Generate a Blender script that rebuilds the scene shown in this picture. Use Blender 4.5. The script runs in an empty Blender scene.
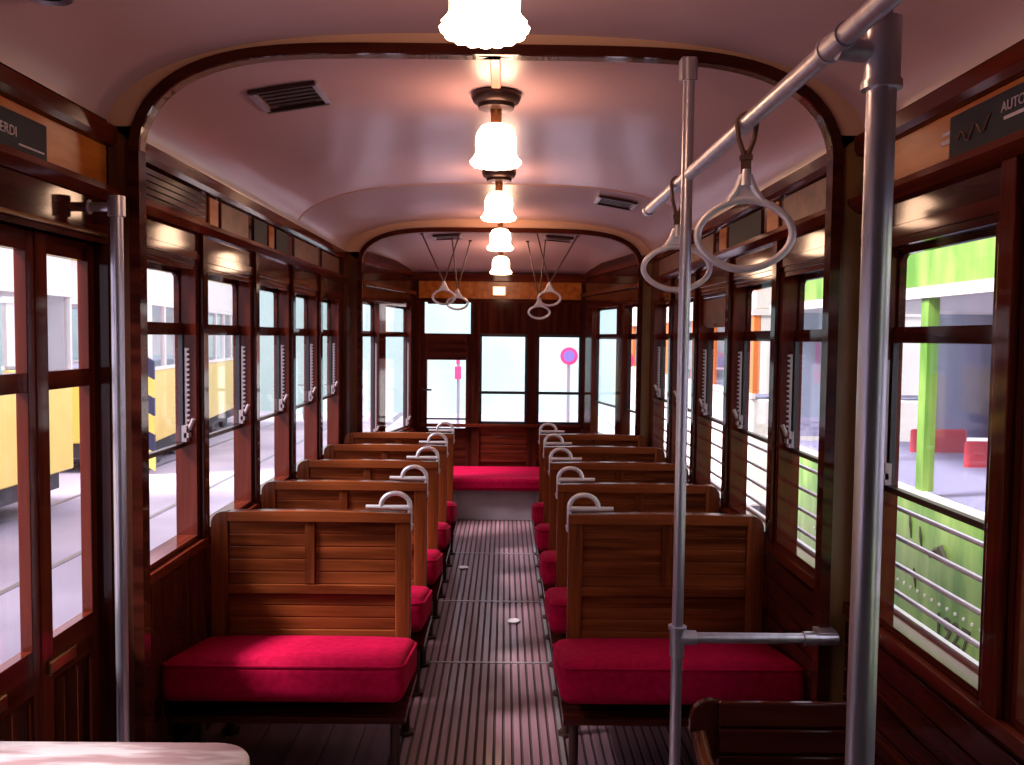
import bpy, bmesh, math, random
from mathutils import Vector, Matrix
random.seed(7)
PI = math.pi
S = bpy.context.scene
COL = S.collection

# ------------------------------------------------------------------ camera
FPX, HC, CX = 860.0, 1.525, 0.057
cam_d = bpy.data.cameras.new('camera'); cam = bpy.data.objects.new('camera', cam_d); COL.objects.link(cam)
cam_d.sensor_fit = 'HORIZONTAL'; cam_d.sensor_width = 36.0; cam_d.lens = FPX / 1024 * 36.0
cam_d.clip_start = 0.02; cam_d.clip_end = 300
pitch = math.atan(44.5 / FPX); yaw = math.atan(7.5 / FPX); roll = 0.0110
cam.matrix_world = (Matrix.Translation((CX, 0, HC)) @ Matrix.Rotation(-yaw, 4, 'Z') @
                    Matrix.Rotation(PI / 2 - pitch, 4, 'X') @ Matrix.Rotation(roll, 4, 'Z'))
S.camera = cam

# ------------------------------------------------------------------ world, sun, exposure
w = bpy.data.worlds.new('overcast_sky'); S.world = w; w.use_nodes = True
nt = w.node_tree; nt.nodes.clear()
out = nt.nodes.new('ShaderNodeOutputWorld'); bg = nt.nodes.new('ShaderNodeBackground')
bg.inputs[0].default_value = (0.86, 0.84, 1.0, 1); bg.inputs[1].default_value = 3.8
nt.links.new(bg.outputs[0], out.inputs[0])
sd = bpy.data.lights.new('hazy_sun', 'SUN'); sd.energy = 16.0; sd.angle = math.radians(13); sd.color = (1.0, 0.95, 0.93)
sun = bpy.data.objects.new('hazy_sun', sd); COL.objects.link(sun); sun.location = (-6, -4, 12)
sun.rotation_euler = Vector((1.0, 0.32, -1.15)).to_track_quat('-Z', 'Y').to_euler()
S.view_settings.view_transform = 'Standard'; S.view_settings.look = 'None'
S.view_settings.exposure = -0.40; S.view_settings.gamma = 1.0; S.view_settings.use_curve_mapping = False
try:
    S.cycles.transparent_max_bounces = 32
except Exception:
    pass

# ------------------------------------------------------------------ materials
def base_mat(name, col, rough=0.5, metal=0.0, coat=0.0, spec=0.5):
    m = bpy.data.materials.new(name); m.use_nodes = True
    b = m.node_tree.nodes['Principled BSDF']
    b.inputs['Base Color'].default_value = (*col, 1); b.inputs['Roughness'].default_value = rough
    b.inputs['Metallic'].default_value = metal; b.inputs['Coat Weight'].default_value = coat
    b.inputs['Specular IOR Level'].default_value = spec
    b.inputs['Coat Roughness'].default_value = 0.12
    return m
def noise_mat(name, c1, c2, scale=(8, 8, 8), detail=4, rough=0.5, coat=0.0, metal=0.0, bump=0.0, ns=1.0, lo=.35, hi=.65, spec=0.5):
    m = base_mat(name, c1, rough, metal, coat, spec); n = m.node_tree; b = n.nodes['Principled BSDF']
    tc = n.nodes.new('ShaderNodeTexCoord'); mp = n.nodes.new('ShaderNodeMapping'); mp.inputs['Scale'].default_value = scale
    nz = n.nodes.new('ShaderNodeTexNoise'); nz.inputs['Scale'].default_value = ns; nz.inputs['Detail'].default_value = detail
    rp = n.nodes.new('ShaderNodeValToRGB'); rp.color_ramp.elements[0].position = lo; rp.color_ramp.elements[1].position = hi
    rp.color_ramp.elements[0].color = (*c1, 1); rp.color_ramp.elements[1].color = (*c2, 1)
    n.links.new(tc.outputs['Object'], mp.inputs[0]); n.links.new(mp.outputs[0], nz.inputs['Vector'])
    n.links.new(nz.outputs[0], rp.inputs[0]); n.links.new(rp.outputs[0], b.inputs['Base Color'])
    if bump:
        bp = n.nodes.new('ShaderNodeBump'); bp.inputs['Strength'].default_value = bump; bp.inputs['Distance'].default_value = .002
        n.links.new(nz.outputs[0], bp.inputs['Height']); n.links.new(bp.outputs[0], b.inputs['Normal'])
    return m
def wood(name, c1, c2, axis, rough=.08, coat=.0):
    sc = {'x': (1.6, 26, 26), 'y': (26, 1.6, 26), 'z': (26, 26, 1.6)}[axis]
    return noise_mat(name, c1, c2, sc, 6, rough, coat, 0, .015, spec=.12)
DK1, DK2 = (0.026, 0.0045, 0.003), (0.070, 0.013, 0.007)
RD1, RD2 = (0.055, 0.008, 0.004), (0.115, 0.018, 0.009)
BR1, BR2 = (0.065, 0.013, 0.004), (0.22, 0.052, 0.015)
M = dict(
    dark_x=wood('mahogany_x', DK1, DK2, 'x'), dark_y=wood('mahogany_y', DK1, DK2, 'y'), dark_z=wood('mahogany_z', DK1, DK2, 'z'),
    red_y=wood('red_mahogany_y', RD1, RD2, 'y'), red_z=wood('red_mahogany_z', RD1, RD2, 'z'), red_x=wood('red_mahogany_x', RD1, RD2, 'x'),
    bench_x=wood('bench_wood_x', BR1, BR2, 'x', .26, .12), bench_z=wood('bench_wood_z', BR1, BR2, 'z', .26, .12),
    amber=noise_mat('amber_veneer', (0.30, 0.075, 0.010), (0.46, 0.14, 0.022), (20, 3, 20), 4, .2, .0, spec=.25),
    olive=noise_mat('olive_brown_paint', (0.19, 0.10, 0.04), (0.25, 0.135, 0.055), (4, 4, 4), 3, .3, 0, spec=.3),
    ceiling=noise_mat('pale_pink_ceiling_paint', (0.46, 0.285, 0.30), (0.51, 0.325, 0.34), (1.5, 1.5, 1.5), 4, .32, .15),
    peach=base_mat('peach_moulding_paint', (0.62, 0.36, 0.25), .35, 0, .2),
    post_z=wood('brown_post_z', (0.07, 0.022, 0.012), (0.13, 0.045, 0.024), 'z'),
    red=noise_mat('crimson_velvet', (0.27, 0.0, 0.022), (0.35, 0.001, 0.036), (40, 40, 40), 3, .85, 0, 0, .1, spec=.08),
    chrome=noise_mat('brushed_steel', (0.46, 0.42, 0.48), (0.60, 0.56, 0.62), (30, 30, 2), 3, .33, 0, .8),
    alu=noise_mat('cast_aluminium', (0.62, 0.58, 0.62), (0.72, 0.68, 0.72), (12, 12, 12), 3, .42, 0, .45),
    brass=base_mat('dull_brass', (0.42, 0.22, 0.09), .3, 1.0),
    black=base_mat('black_enamel', (0.012, 0.010, 0.014), .35),
    signblack=base_mat('sign_black', (0.010, 0.011, 0.020), .5, 0, 0, .1),
    letter=base_mat('sign_lettering', (0.50, 0.40, 0.45), .6),
    leather=base_mat('brown_leather', (0.10, 0.04, 0.025), .55),
    floor=noise_mat('grey_floor_wood', (0.145, 0.070, 0.085), (0.23, 0.118, 0.142), (18, 1.2, 18), 4, .42, .15),
    groove=base_mat('dark_groove', (0.062, 0.033, 0.040), .8),
    rackmetal=base_mat('dull_rack_metal', (0.36, 0.28, 0.29), .5, .4),
    strip=base_mat('worn_metal_strip', (0.30, 0.26, 0.28), .4, .6),
    riser=noise_mat('lavender_grey_paint', (0.24, 0.20, 0.23), (0.30, 0.25, 0.28), (5, 5, 5), 3, .45),
    marble=noise_mat('pale_pink_worn_top', (0.56, 0.34, 0.35), (0.93, 0.80, 0.80), (5, 30, 8), 6, .5, .0, 0, .1, 1, .44, .56, .2),
    brownmetal=base_mat('brown_bronze', (0.050, 0.022, 0.018), .35, .5),
    card=noise_mat('faded_card', (0.09, 0.03, 0.018), (0.17, 0.06, 0.035), (20, 20, 20), 3, .3, 0, spec=.2),
)
def glass_mat():
    m = bpy.data.materials.new('window_glass'); m.use_nodes = True; n = m.node_tree; n.nodes.clear()
    o = n.nodes.new('ShaderNodeOutputMaterial'); t = n.nodes.new('ShaderNodeBsdfTransparent'); g = n.nodes.new('ShaderNodeBsdfGlossy')
    t.inputs[0].default_value = (.96, .96, .98, 1); g.inputs['Roughness'].default_value = .03
    f = n.nodes.new('ShaderNodeLayerWeight'); x = n.nodes.new('ShaderNodeMixShader')
    p = n.nodes.new('ShaderNodeMath'); p.operation = 'POWER'; p.inputs[1].default_value = 5
    q = n.nodes.new('ShaderNodeMath'); q.operation = 'MULTIPLY_ADD'; q.inputs[1].default_value = .7; q.inputs[2].default_value = .025
    n.links.new(f.outputs['Facing'], p.inputs[0]); n.links.new(p.outputs[0], q.inputs[0]); n.links.new(q.outputs[0], x.inputs[0]); n.links.new(t.outputs[0], x.inputs[1]); n.links.new(g.outputs[0], x.inputs[2]); n.links.new(x.outputs[0], o.inputs[0])
    return m
M['glass'] = glass_mat()
def emit_mat(name, col, st):
    m = base_mat(name, (.9, .85, .8), .3); b = m.node_tree.nodes['Principled BSDF']
    b.inputs['Emission Color'].default_value = (*col, 1); b.inputs['Emission Strength'].default_value = st
    return m
M['shade'] = emit_mat('lit_opal_glass', (1.0, .60, .38), 30.0)
M['litplate'] = emit_mat('lit_plate', (1.0, .78, .55), 2.4)

# ------------------------------------------------------------------ mesh helpers
class Frame:
    """local s (along), n (inward), z (up) -> world"""
    def __init__(s, o, d, n): s.o = Vector(o); s.d = Vector(d).normalized(); s.n = Vector(n).normalized()
    def __call__(s, a, b, c): return s.o + s.d * a + s.n * b + Vector((0, 0, c))
WORLD = Frame((0, 0, 0), (1, 0, 0), (0, 1, 0))

class MB:
    def __init__(s, fr=WORLD): s.bm = bmesh.new(); s.fr = fr; s.mats = []; s.cur = 0
    def use(s, m):
        if m not in s.mats: s.mats.append(m)
        s.cur = s.mats.index(m); return s
    def face(s, vs):
        try:
            f = s.bm.faces.new(vs); f.material_index = s.cur; return f
        except ValueError: return None
    def box(s, a0, a1, b0, b1, c0, c1):
        v = [s.bm.verts.new(s.fr(a, b, c)) for a in (a0, a1) for b in (b0, b1) for c in (c0, c1)]
        for i in ((0, 1, 3, 2), (4, 6, 7, 5), (0, 4, 5, 1), (2, 3, 7, 6), (0, 2, 6, 4), (1, 5, 7, 3)): s.face([v[k] for k in i])
        return s
    def prism(s, poly, b0, b1, axis='b'):
        """poly of (a,c) extruded along n; axis 's': poly of (b,c) extruded along s; 'c': poly (a,b) extruded in z"""
        P = {'b': lambda p, t: s.fr(p[0], t, p[1]), 's': lambda p, t: s.fr(t, p[0], p[1]), 'c': lambda p, t: s.fr(p[0], p[1], t)}[axis]
        A = [s.bm.verts.new(P(p, b0)) for p in poly]; B = [s.bm.verts.new(P(p, b1)) for p in poly]
        s.face(A); s.face(B[::-1]); k = len(poly)
        for i in range(k): s.face([A[i], A[(i + 1) % k], B[(i + 1) % k], B[i]])
        return s
    def tube(s, pts, r, seg=12, closed=False, flat=None):
        pts = [s.fr(*p) for p in pts]; n = len(pts); rings = []; up = None
        for i, p in enumerate(pts):
            a = pts[(i - 1) % n] if (closed or i > 0) else p; b = pts[(i + 1) % n] if (closed or i < n - 1) else p
            t = (b - a).normalized()
            if up is None:
                up = Vector((0, 0, 1)) if abs(t.z) < .9 else Vector((1, 0, 0))
            x = (up - t * up.dot(t)).normalized(); up = x; y = t.cross(x)
            rr = r[i] if isinstance(r, (list, tuple)) else r
            rings.append([s.bm.verts.new(p + (x * math.cos(q) + y * math.sin(q) * (flat or 1)) * rr) for q in [2 * PI * k / seg for k in range(seg)]])
        m = n if closed else n - 1
        for i in range(m):
            A, B = rings[i], rings[(i + 1) % n]
            for k in range(seg): s.face([A[k], A[(k + 1) % seg], B[(k + 1) % seg], B[k]])
        if not closed: s.face(rings[0][::-1]); s.face(rings[-1])
        return s
    def lathe(s, c, prof, seg=28, wave=0, amp=None):
        rings = []
        for i, (r, z) in enumerate(prof):
            ring = []
            for k in range(seg):
                q = 2 * PI * k / seg; rr = r * (1 + (amp[i] if amp else 0) * math.cos(wave * q)); 
                ring.append(s.bm.verts.new(s.fr(c[0] + rr * math.cos(q), c[1] + rr * math.sin(q), c[2] + z)))
            rings.append(ring)
        for i in range(len(prof) - 1):
            for k in range(seg): s.face([rings[i][k], rings[i][(k + 1) % seg], rings[i + 1][(k + 1) % seg], rings[i + 1][k]])
        return rings
    def cap(s, ring): s.face(ring)
    def rbox(s, c, h, r, dome=0.0, tilt=None):
        """rounded box, centre c, half sizes h, radius r; dome lifts top middle"""
        def co(H):
            e = [0, .25, .5, .75, 1.0]; e = [r * (1 - math.cos(t * PI / 2)) for t in e]
            mid = [(-1 + 2 * i / 8) * (H - r) for i in range(1, 8)]
            return [-H + t for t in e] + mid + [H - t for t in e[::-1]]
        X, Y, Z = co(h[0]), co(h[1]), co(h[2]); cache = {}
        def vert(x, y, z):
            k = (round(x, 5), round(y, 5), round(z, 5))
            if k in cache: return cache[k]
            q = Vector((max(-h[0] + r, min(h[0] - r, x)), max(-h[1] + r, min(h[1] - r, y)), max(-h[2] + r, min(h[2] - r, z))))
            d = Vector((x, y, z)) - q
            p = q + (d.normalized() * r if d.length > 1e-6 else d)
            if dome: 
                p.z += dome * max(0, 1 - (p.x / h[0]) ** 4) * max(0, 1 - (p.y / h[1]) ** 4) * (1 if p.z > 0 else 0)
            if tilt: p = tilt @ p
            v = s.bm.verts.new(s.fr(c[0] + p.x, c[1] + p.y, c[2] + p.z)); cache[k] = v; return v
        def grid(A, B, f):
            for i in range(len(A) - 1):
                for j in range(len(B) - 1):
                    vs = [vert(*f(A[i], B[j])), vert(*f(A[i + 1], B[j])), vert(*f(A[i + 1], B[j + 1])), vert(*f(A[i], B[j + 1]))]
                    if len(set(vs)) == 4: s.face(vs)
        for sg in (-1, 1):
            grid(X, Y, lambda a, b: (a, b, sg * h[2])); grid(X, Z, lambda a, b: (a, sg * h[1], b)); grid(Y, Z, lambda a, b: (sg * h[0], a, b))
        return s
    def build(s, name, parent=None, mat=None, smooth=False, bevel=0.0, origin=None, kind=None):
        bm = s.bm; bmesh.ops.recalc_face_normals(bm, faces=bm.faces)
        vs = [v.co for v in bm.verts]
        lo = Vector([min(v[i] for v in vs) for i in range(3)]); hi = Vector([max(v[i] for v in vs) for i in range(3)])
        o = Vector(origin) if origin else Vector(((lo.x + hi.x) / 2, (lo.y + hi.y) / 2, lo.z))
        for v in bm.verts: v.co -= o
        me = bpy.data.meshes.new(name); bm.to_mesh(me); bm.free()
        for m in (s.mats or [mat]): me.materials.append(M[m] if isinstance(m, str) else m)
        if smooth:
            for p in me.polygons: p.use_smooth = True
            me.set_sharp_from_angle(angle=math.radians(40))
        ob = bpy.data.objects.new(name, me); COL.objects.link(ob); ob['_o'] = list(o)
        if parent is not None: ob.parent = parent; ob.location = o - Vector(parent['_o'])
        else: ob.location = o
        if bevel:
            b = ob.modifiers.new('edge', 'BEVEL'); b.width = bevel; b.segments = 2; b.limit_method = 'ANGLE'
        if kind: ob['kind'] = kind
        return ob
def empty(name, loc):
    o = bpy.data.objects.new(name, None); COL.objects.link(o); o.location = loc; o['_o'] = list(loc); o.empty_display_size = .1
    return o
def tag(o, label=None, cat=None, group=None, kind=None):
    if label: o['label'] = label
    if cat: o['category'] = cat
    if group: o['group'] = group
    if kind: o['kind'] = kind
    return o
def copy_tree(o, parent=None):
    c = o.copy(); COL.objects.link(c)
    if parent is not None: c.parent = parent
    for ch in list(o.children): copy_tree(ch, c)
    return c
def text_mesh(txt, size, mat, name, parent, origin, right, up, depth=.001):
    cu = bpy.data.curves.new('t', 'FONT'); cu.body = txt; cu.size = size; cu.extrude = depth
    to = bpy.data.objects.new('t', cu); COL.objects.link(to)
    bpy.context.view_layer.update()
    me = bpy.data.meshes.new_from_object(to.evaluated_get(bpy.context.evaluated_depsgraph_get())); bpy.data.objects.remove(to)
    r, u = Vector(right).normalized(), Vector(up).normalized(); n = r.cross(u)
    R = Matrix((r, u, n)).transposed()
    for v in me.vertices: v.co = R @ v.co
    me.materials.clear(); me.materials.append(M[mat]); ob = bpy.data.objects.new(name, me); COL.objects.link(ob)
    ob['_o'] = list(origin); ob.parent = parent; ob.location = Vector(origin) - Vector(parent['_o'])
    return ob

# ------------------------------------------------------------------ dimensions
WI, WG, WO = 1.095, 1.165, 1.182          # inner wall face, glass, outer face
ZS, ZT, ZH, ZC = 0.75, 1.78, 1.545, 2.115 # sill, window top, mid rail, ceiling crease
YB, YR = 2.52, 6.14                       # bulkheads
YE, WE = 7.78, 0.76                       # rear wall, its half width
YF = -1.3
LW = Frame((-WI, 0, 0), (0, 1, 0), (1, 0, 0)); RW = Frame((WI, 0, 0), (0, 1, 0), (-1, 0, 0))
salon = [(3.245 + .69 * k - .61, 3.245 + .69 * k) for k in range(5)]
near_r = [(1.815, 2.43), (1.12, 1.71), (.48, 1.06)]  # last opening is unseen, added to brighten the big pole
near_l = [(.45, 1.05)]  # unseen window, added so the sun reaches the cabinet top
DOOR = (1.14, 2.52)

def side_wall(fr, name, ops, door, y0, y1, boards):
    b = MB(fr); T = -(WO - WI)
    b.use('dark_y'); b.box(y0, y1, T, 0, ZT, 1.92)                 # header
    b.use('red_y').box(y0, y1, T, .004, 1.80, 1.835)
    b.use('dark_z')
    segs = sorted(ops + ([door] if door else []))
    x = y0
    for a, c in segs:
        b.box(x, a, T, 0, ZS, ZT); x = c
    b.box(x, y1, T, 0, ZS, ZT)
    b.use('dark_y'); lows = [(y0, y1)] if not door else [(y0, door[0]), (door[1], y1)]
    for a, c in lows:
        b.use('dark_y').box(a, c, T, 0, 0, ZS)
        b.use('red_y').box(a, c, 0, .022, ZS - .035, ZS)            # sill nosing
        if boards == 'h':
            for i in range(8): b.use('dark_y').box(a, c, 0, .012, .10 + i * .075, .10 + i * .075 + .068)
        else:
            n = int((c - a) / .085)
            for i in range(n): b.use('dark_z').box(a + i * .085, a + i * .085 + .078, 0, .010, .10, ZS - .04)
        b.use('dark_y').box(a, c, 0, .018, 0, .09)
    # fascia above the windows
    b.use('dark_y').box(y0, y1, T, 0, 1.92, 2.16)
    return b.build(name, bevel=.002, kind='structure')
lwall = side_wall(LW, 'wall_left', near_l + salon, DOOR, YF, YR + .06, 'v')
rwall = side_wall(RW, 'wall_right', near_r + salon, None, YF, YR + .06, 'h')

def mouldings(fr, n, y0, y1, amber):
    b = MB(fr); b.use('red_y').prism([(0, 2.06), (.022, 2.064), (.03, 2.08), (.03, 2.118), (0, 2.118)], y0, y1, 's')
    o = b.build('trim_%d' % n, kind='structure')
    b = MB(fr); b.use('red_y').prism([(0, 1.895), (.022, 1.90), (.045, 1.922), (.045, 1.938), (0, 1.945)], y0, y1, 's')
    b.build('trim_%d' % (n + 1), kind='structure')
mouldings(LW, 1, YF, YB, 1); mouldings(RW, 3, YF, YB, 1); mouldings(LW, 5, YB + .06, YR, 0); mouldings(RW, 7, YB + .06, YR, 0)

def fascia_panel(fr, y0, y1, mat, label, group=None):
    b = MB(fr); b.use(mat).box(y0, y1, .0, .006, 1.945, 2.06)
    return b.build('trim_%d' % (20 if fr is LW else 21), bevel=.001, kind='structure')
fascia_panel(LW, .9, 2.50, 'amber', 'amber varnished fascia panel behind the black VERDI sign, left')
fascia_panel(RW, .9, 2.50, 'amber', 'amber varnished fascia panel behind the black route sign, right')

# ------------------------------------------------------------------ floor
b = MB(); b.use('groove').box(-WI, WI, YF, YE, -.12, -.006)  # base slab below the ribs, darker colour in the gaps
b.use('floor')
PT = .034
def ribs(x0, x1, y0, y1, z=0.0):
    n = int(round((x1 - x0) / PT)); p = (x1 - x0) / n
    for i in range(n): b.box(x0 + i * p + .006, x0 + (i + 1) * p - .006, y0, y1, -.006, z)
seams = [YF, 1.2, 2.62, 3.97, 4.91, 6.02, 7.2]
for i in range(len(seams) - 1):
    ribs(-.315, .275, seams[i] + .012, seams[i + 1] - .012)
    b.use('strip').box(-.33, .29, seams[i + 1] - .008, seams[i + 1] + .008, -.007, .002); b.use('floor')
ribs(.30, WI, YF, YE); ribs(-WI, -.34, YF, 2.6)
b.use('strip').box(-.336, -.322, YF, 7.2, -.007, .003).box(.281, .295, YF, 7.2, -.007, .003)
b.use('floor')
for i in range(6): b.box(-WI + i * .125, -WI + i * .125 + .119, 2.6, YE, -.007, 0)
b.build('floor', kind='structure')

# ------------------------------------------------------------------ ceiling
def prof(u): return (max(0, 1 - abs(u) ** 3)) ** .5
def ceil_z(x, y):
    wv = WI + .004; cr = 2.397 if y < 2.53 else (2.374 if y < 4.5 else 2.374 - .012 * (y - 4.5) / 1.7)
    if y > YR + .06:
        t = (y - YR - .06) / (YE - YR - .06); t = min(1, max(0, t)); wv = WI + .004 + (WE - WI) * t
        cr = 2.085 + (2.33 - 2.085) * (1 - t ** 2.6) ** .7
    return 2.11 + (cr - 2.11) * prof(min(1, abs(x) / wv)) if cr > 2.11 else cr
b = MB(); b.use('ceiling'); NU = 48
ys = [YF, 0, 1.2, YB] + [YB + .06, 3.6, 4.75, 4.77, 4.79, 5.5, YR] + [YR + .06 + (YE - YR - .06) * i / 14 for i in range(0, 15)]
rows = []
for y in ys:
    t = min(1, max(0, (y - YR - .06) / (YE - YR - .06))); wv = WI + .004 + (WE - WI) * t; r = []
    for i in range(NU + 1):
        th = -PI / 2 + PI * i / NU; u = math.sin(th); x = u * wv
        z = ceil_z(x, y)
        if y == 4.77: z -= .004
        r.append(b.bm.verts.new((x, y, z)))
    rows.append(r)
for i in range(len(rows) - 1):
    for j in range(NU): b.face([rows[i][j], rows[i][j + 1], rows[i + 1][j + 1], rows[i + 1][j]])
ceil = b.build('ceiling', smooth=True, kind='structure')
sm = ceil.modifiers.new('thick', 'SOLIDIFY'); sm.thickness = .03; sm.offset = 1 if ceil.data.polygons[0].normal.z > 0 else -1
# seam strip across the ceiling
b = MB(); pts = []
for i in range(41):
    x = math.sin(-PI / 2 + PI * i / 40) * 1.085; pts.append((x, 4.77, ceil_z(x, 4.77) - .001))
b.use('peach').tube(pts, .0055, 6); b.build('trim_9', kind='structure')
# roof, outside
b = MB(); b.use('olive'); pl = [(-WO, 2.12)] + [(WO * math.sin(-PI / 2 + PI * i / 16), 2.2 + .3 * math.cos(-PI / 2 + PI * i / 16)) for i in range(17)] + [(WO, 2.12)]
A = [b.bm.verts.new((x, YF - .05, z)) for x, z in pl]; B = [b.bm.verts.new((x, YR + .4, z)) for x, z in pl]
for i in range(len(pl) - 1): b.face([A[i], A[i + 1], B[i + 1], B[i]])
b.build('roof', kind='structure')

# ------------------------------------------------------------------ bulkheads
def arch(w, zs, rise, n=4.6, m=.46, N=44):
    out = []
    for i in range(N + 1):
        u = math.sin(-PI / 2 + PI * i / N); u2 = math.copysign(abs(u) ** .55, u) if 0 else u
        out.append((w * u, zs + rise * (max(0, 1 - abs(u) ** n)) ** m))
    return out
def bulkhead(y0, y1, n, hw, cr, x0=0):
    inn = [(p + x0 * (1 - 0), q) for p, q in arch(hw, 2.055, cr - 2.055, 5.2, .5)]; outr = []
    # ring follows the ceiling
    k = len(inn)
    for i in range(k):
        x = math.sin(-PI / 2 + PI * i / (k - 1)) * (WI + .002); outr.append((x, ceil_z(x, y0) + .004))
    b = MB(); b.use('peach')
    for yy in (y0, y1):
        A = [b.bm.verts.new((p[0], yy, p[1])) for p in inn]; B = [b.bm.verts.new((p[0], yy, p[1])) for p in outr]
        for i in range(k - 1): b.face([A[i], A[i + 1], B[i + 1], B[i]])
        if yy == y0: A0 = A
    for i in range(k - 1): b.face([A0[i], A0[i + 1], A[i + 1], A[i]])
    b.build('trim_%d' % n, smooth=False, kind='structure')
    b = MB(); pts_in = [(x0 - hw, 0)] + inn + [(x0 + hw, 0)]
    # dark band around the opening
    th = .030; pin = [Vector(p) for p in pts_in]; po = []
    for i, p in enumerate(pin):
        a = pin[max(0, i - 1)]; c = pin[min(len(pin) - 1, i + 1)]; t = (c - a).normalized(); nrm = Vector((-t.y, t.x)); po.append(p + nrm * th)
    b.use('dark_x'); ya, yb_ = y0 - .012, y1 + .002
    g = [[b.bm.verts.new((q.x, yy, q.y)) for q in L] for L, yy in ((pin, ya), (po, ya), (po, yb_), (pin, yb_))]
    for i in range(len(pin) - 1):
        for q in range(4): b.face([g[q][i], g[q][i + 1], g[(q + 1) % 4][i + 1], g[(q + 1) % 4][i]])
    b.build('trim_%d' % (n + 1), kind='structure')
    for sg in (-1, 1):
        b = MB(); xa, xb = sorted((x0 + sg * (hw + .02), sg * WI)); b.use('olive' if sg > 0 else 'post_z').box(xa, xb, y0, y1, 0, 2.125)
        b.build('wall_bulkhead', bevel=.003, kind='structure')
bulkhead(YB, YB + .035, 10, 1.0, 2.335); bulkhead(YR, YR + .04, 12, .982, 2.272, .02)

# ------------------------------------------------------------------ windows
wn = [0]
def make_window(fr, s0, s1, z0=ZS, z1=ZT, mid=ZH, low=1.11, rack=True, guard=False, bars=False, jamb='red_z', depth=None, blind=False, far=1):
    wn[0] += 1; g = depth if depth is not None else -(WG - WI)
    f = .018
    b = MB(fr); b.use(jamb)
    b.box(s0, s0 + f, g - .012, -.002, z0, z1).box(s1 - f, s1, g - .012, -.002, z0, z1)
    b.use('red_y').box(s0 + f, s1 - f, g - .012, -.002, z0, z0 + f).box(s0 + f, s1 - f, g - .012, -.002, z1 - f, z1)
    r = b.build('window_%d' % wn[0], bevel=.0015, kind='structure')
    a, c = s0 + f, s1 - f
    # upper light
    b = MB(fr); b.use('dark_y').box(a, c, g - .012, g + .018, mid - .022, mid + .022)
    b.box(a, a + .012, g - .01, g + .01, mid, z1 - f).box(c - .012, c, g - .01, g + .01, mid, z1 - f).box(a, c, g - .01, g + .01, z1 - f - .014, z1 - f)
    q = .03                                            # rounded top corners
    for sx, e in ((a + .012, 1), (c - .012, -1)):
        b.prism([(sx, z1 - f - .014)] + [(sx + e * q * (1 - math.sin(t)), z1 - f - .014 - q * (1 - math.cos(t))) for t in [k * PI / 10 for k in range(6)]], g - .008, g + .008)
    b.build('upper_sash', r, bevel=.001)
    MB(fr).use('glass').box(a + .01, c - .01, g - .003, g + .002, mid + .02, z1 - f - .01).build('glass_pane', r)
    b = MB(fr); b.use('black').box(a, a + .010, g + .004, g + .02, low, mid - .02).box(c - .010, c, g + .004, g + .02, low, mid - .02)
    b.use('brownmetal').box(a, c, g + .002, g + .022, low - .008, low + .008)
    b.build('lower_sash', r)
    MB(fr).use('glass').box(a + .008, c - .008, g + .010, g + .014, low, mid - .02).build('glass_pane', r)
    if rack:
        b = MB(fr); b.use('rackmetal'); e = s1 - f if far else s0 + f; sg = -1 if far else 1
        h = mid - .07; x0, x1 = sorted((e, e + sg * .004))
        b.box(x0, x1, g + .026, g + .034, low + .02, h)
        z = low + .03
        while z < h - .01:
            x0, x1 = sorted((e, e + sg * .007)); b.prism([(g + .03, z), (g + .044, z + .004), (g + .044, z + .010), (g + .03, z + .012)], x0, x1, 's'); z += .019
        b.build('notched_rack', r)
        b = MB(fr); b.use('rackmetal'); x0, x1 = sorted((e - .001 * sg, e + sg * .03))
        b.box(x0, x1, g + .022, g + .040, low + .015, low + .075).box(x0, x1, g + .03, g + .048, low + .03, low + .048)
        b.tube([(e + sg * .015, g + .045, low + .06), (e + sg * .015, g + .062, low + .10)], .008, 8)
        b.build('sash_latch', r, smooth=True)
    return r
WL = {}
for k, (a, c) in enumerate(salon):
    make_window(LW, a, c); WL[k] = make_window(RW, a, c)
for a, c in near_r: make_window(RW, a, c, z1=1.80)
for a, c in near_l: make_window(LW, a, c)

# slim stiles standing proud between the windows
for fr, sgn in ((LW, -1), (RW, 1)):
    b = MB(fr); b.use('dark_z')
    for k, (a, c) in enumerate(salon): 
        if k < 4: b.box(c + .012, c + .068, 0, .016, ZS, 1.90)
    if sgn > 0:
        for a, c in near_r: b.use('red_z').box(a - .085, a - .03, 0, .02, ZS, 1.90)
    b.build('trim_%d' % (14 + (sgn > 0)), bevel=.003, kind='structure')
    
def roller_blind(fr, s0, s1, zb, label):
    o = empty('roller_blind', fr((s0 + s1) / 2, -.02, zb))
    MB(fr).use('dark_y').tube([(s0, -.022, ZT - .03), (s1, -.022, ZT - .03)], .018, 12).build('roller', o, smooth=True)
    N = 16; L = []
    for i in range(N + 1):
        t = i / N; e = min(t, 1 - t); L.append((s0 + (s1 - s0) * t, zb + (.03 * (1 - min(1, e / .18)) ** 1.5)))
    MB(fr).use('card').prism(L + [(s1, ZT - .03), (s0, ZT - .03)], -.026, -.022).build('cloth', o)
    MB(fr).use('brass').tube([((s0 + s1) / 2, -.02, zb + .012), ((s0 + s1) / 2, -.004, zb + .012)], .007, 8).build('pull_knob', o)
    tag(o, label, 'blind')
roller_blind(RW, salon[2][0] + .012, salon[2][1] - .012, ZH + .045, 'brown roller blind drawn over the top light of a right window, beside the hanging straps')

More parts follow.
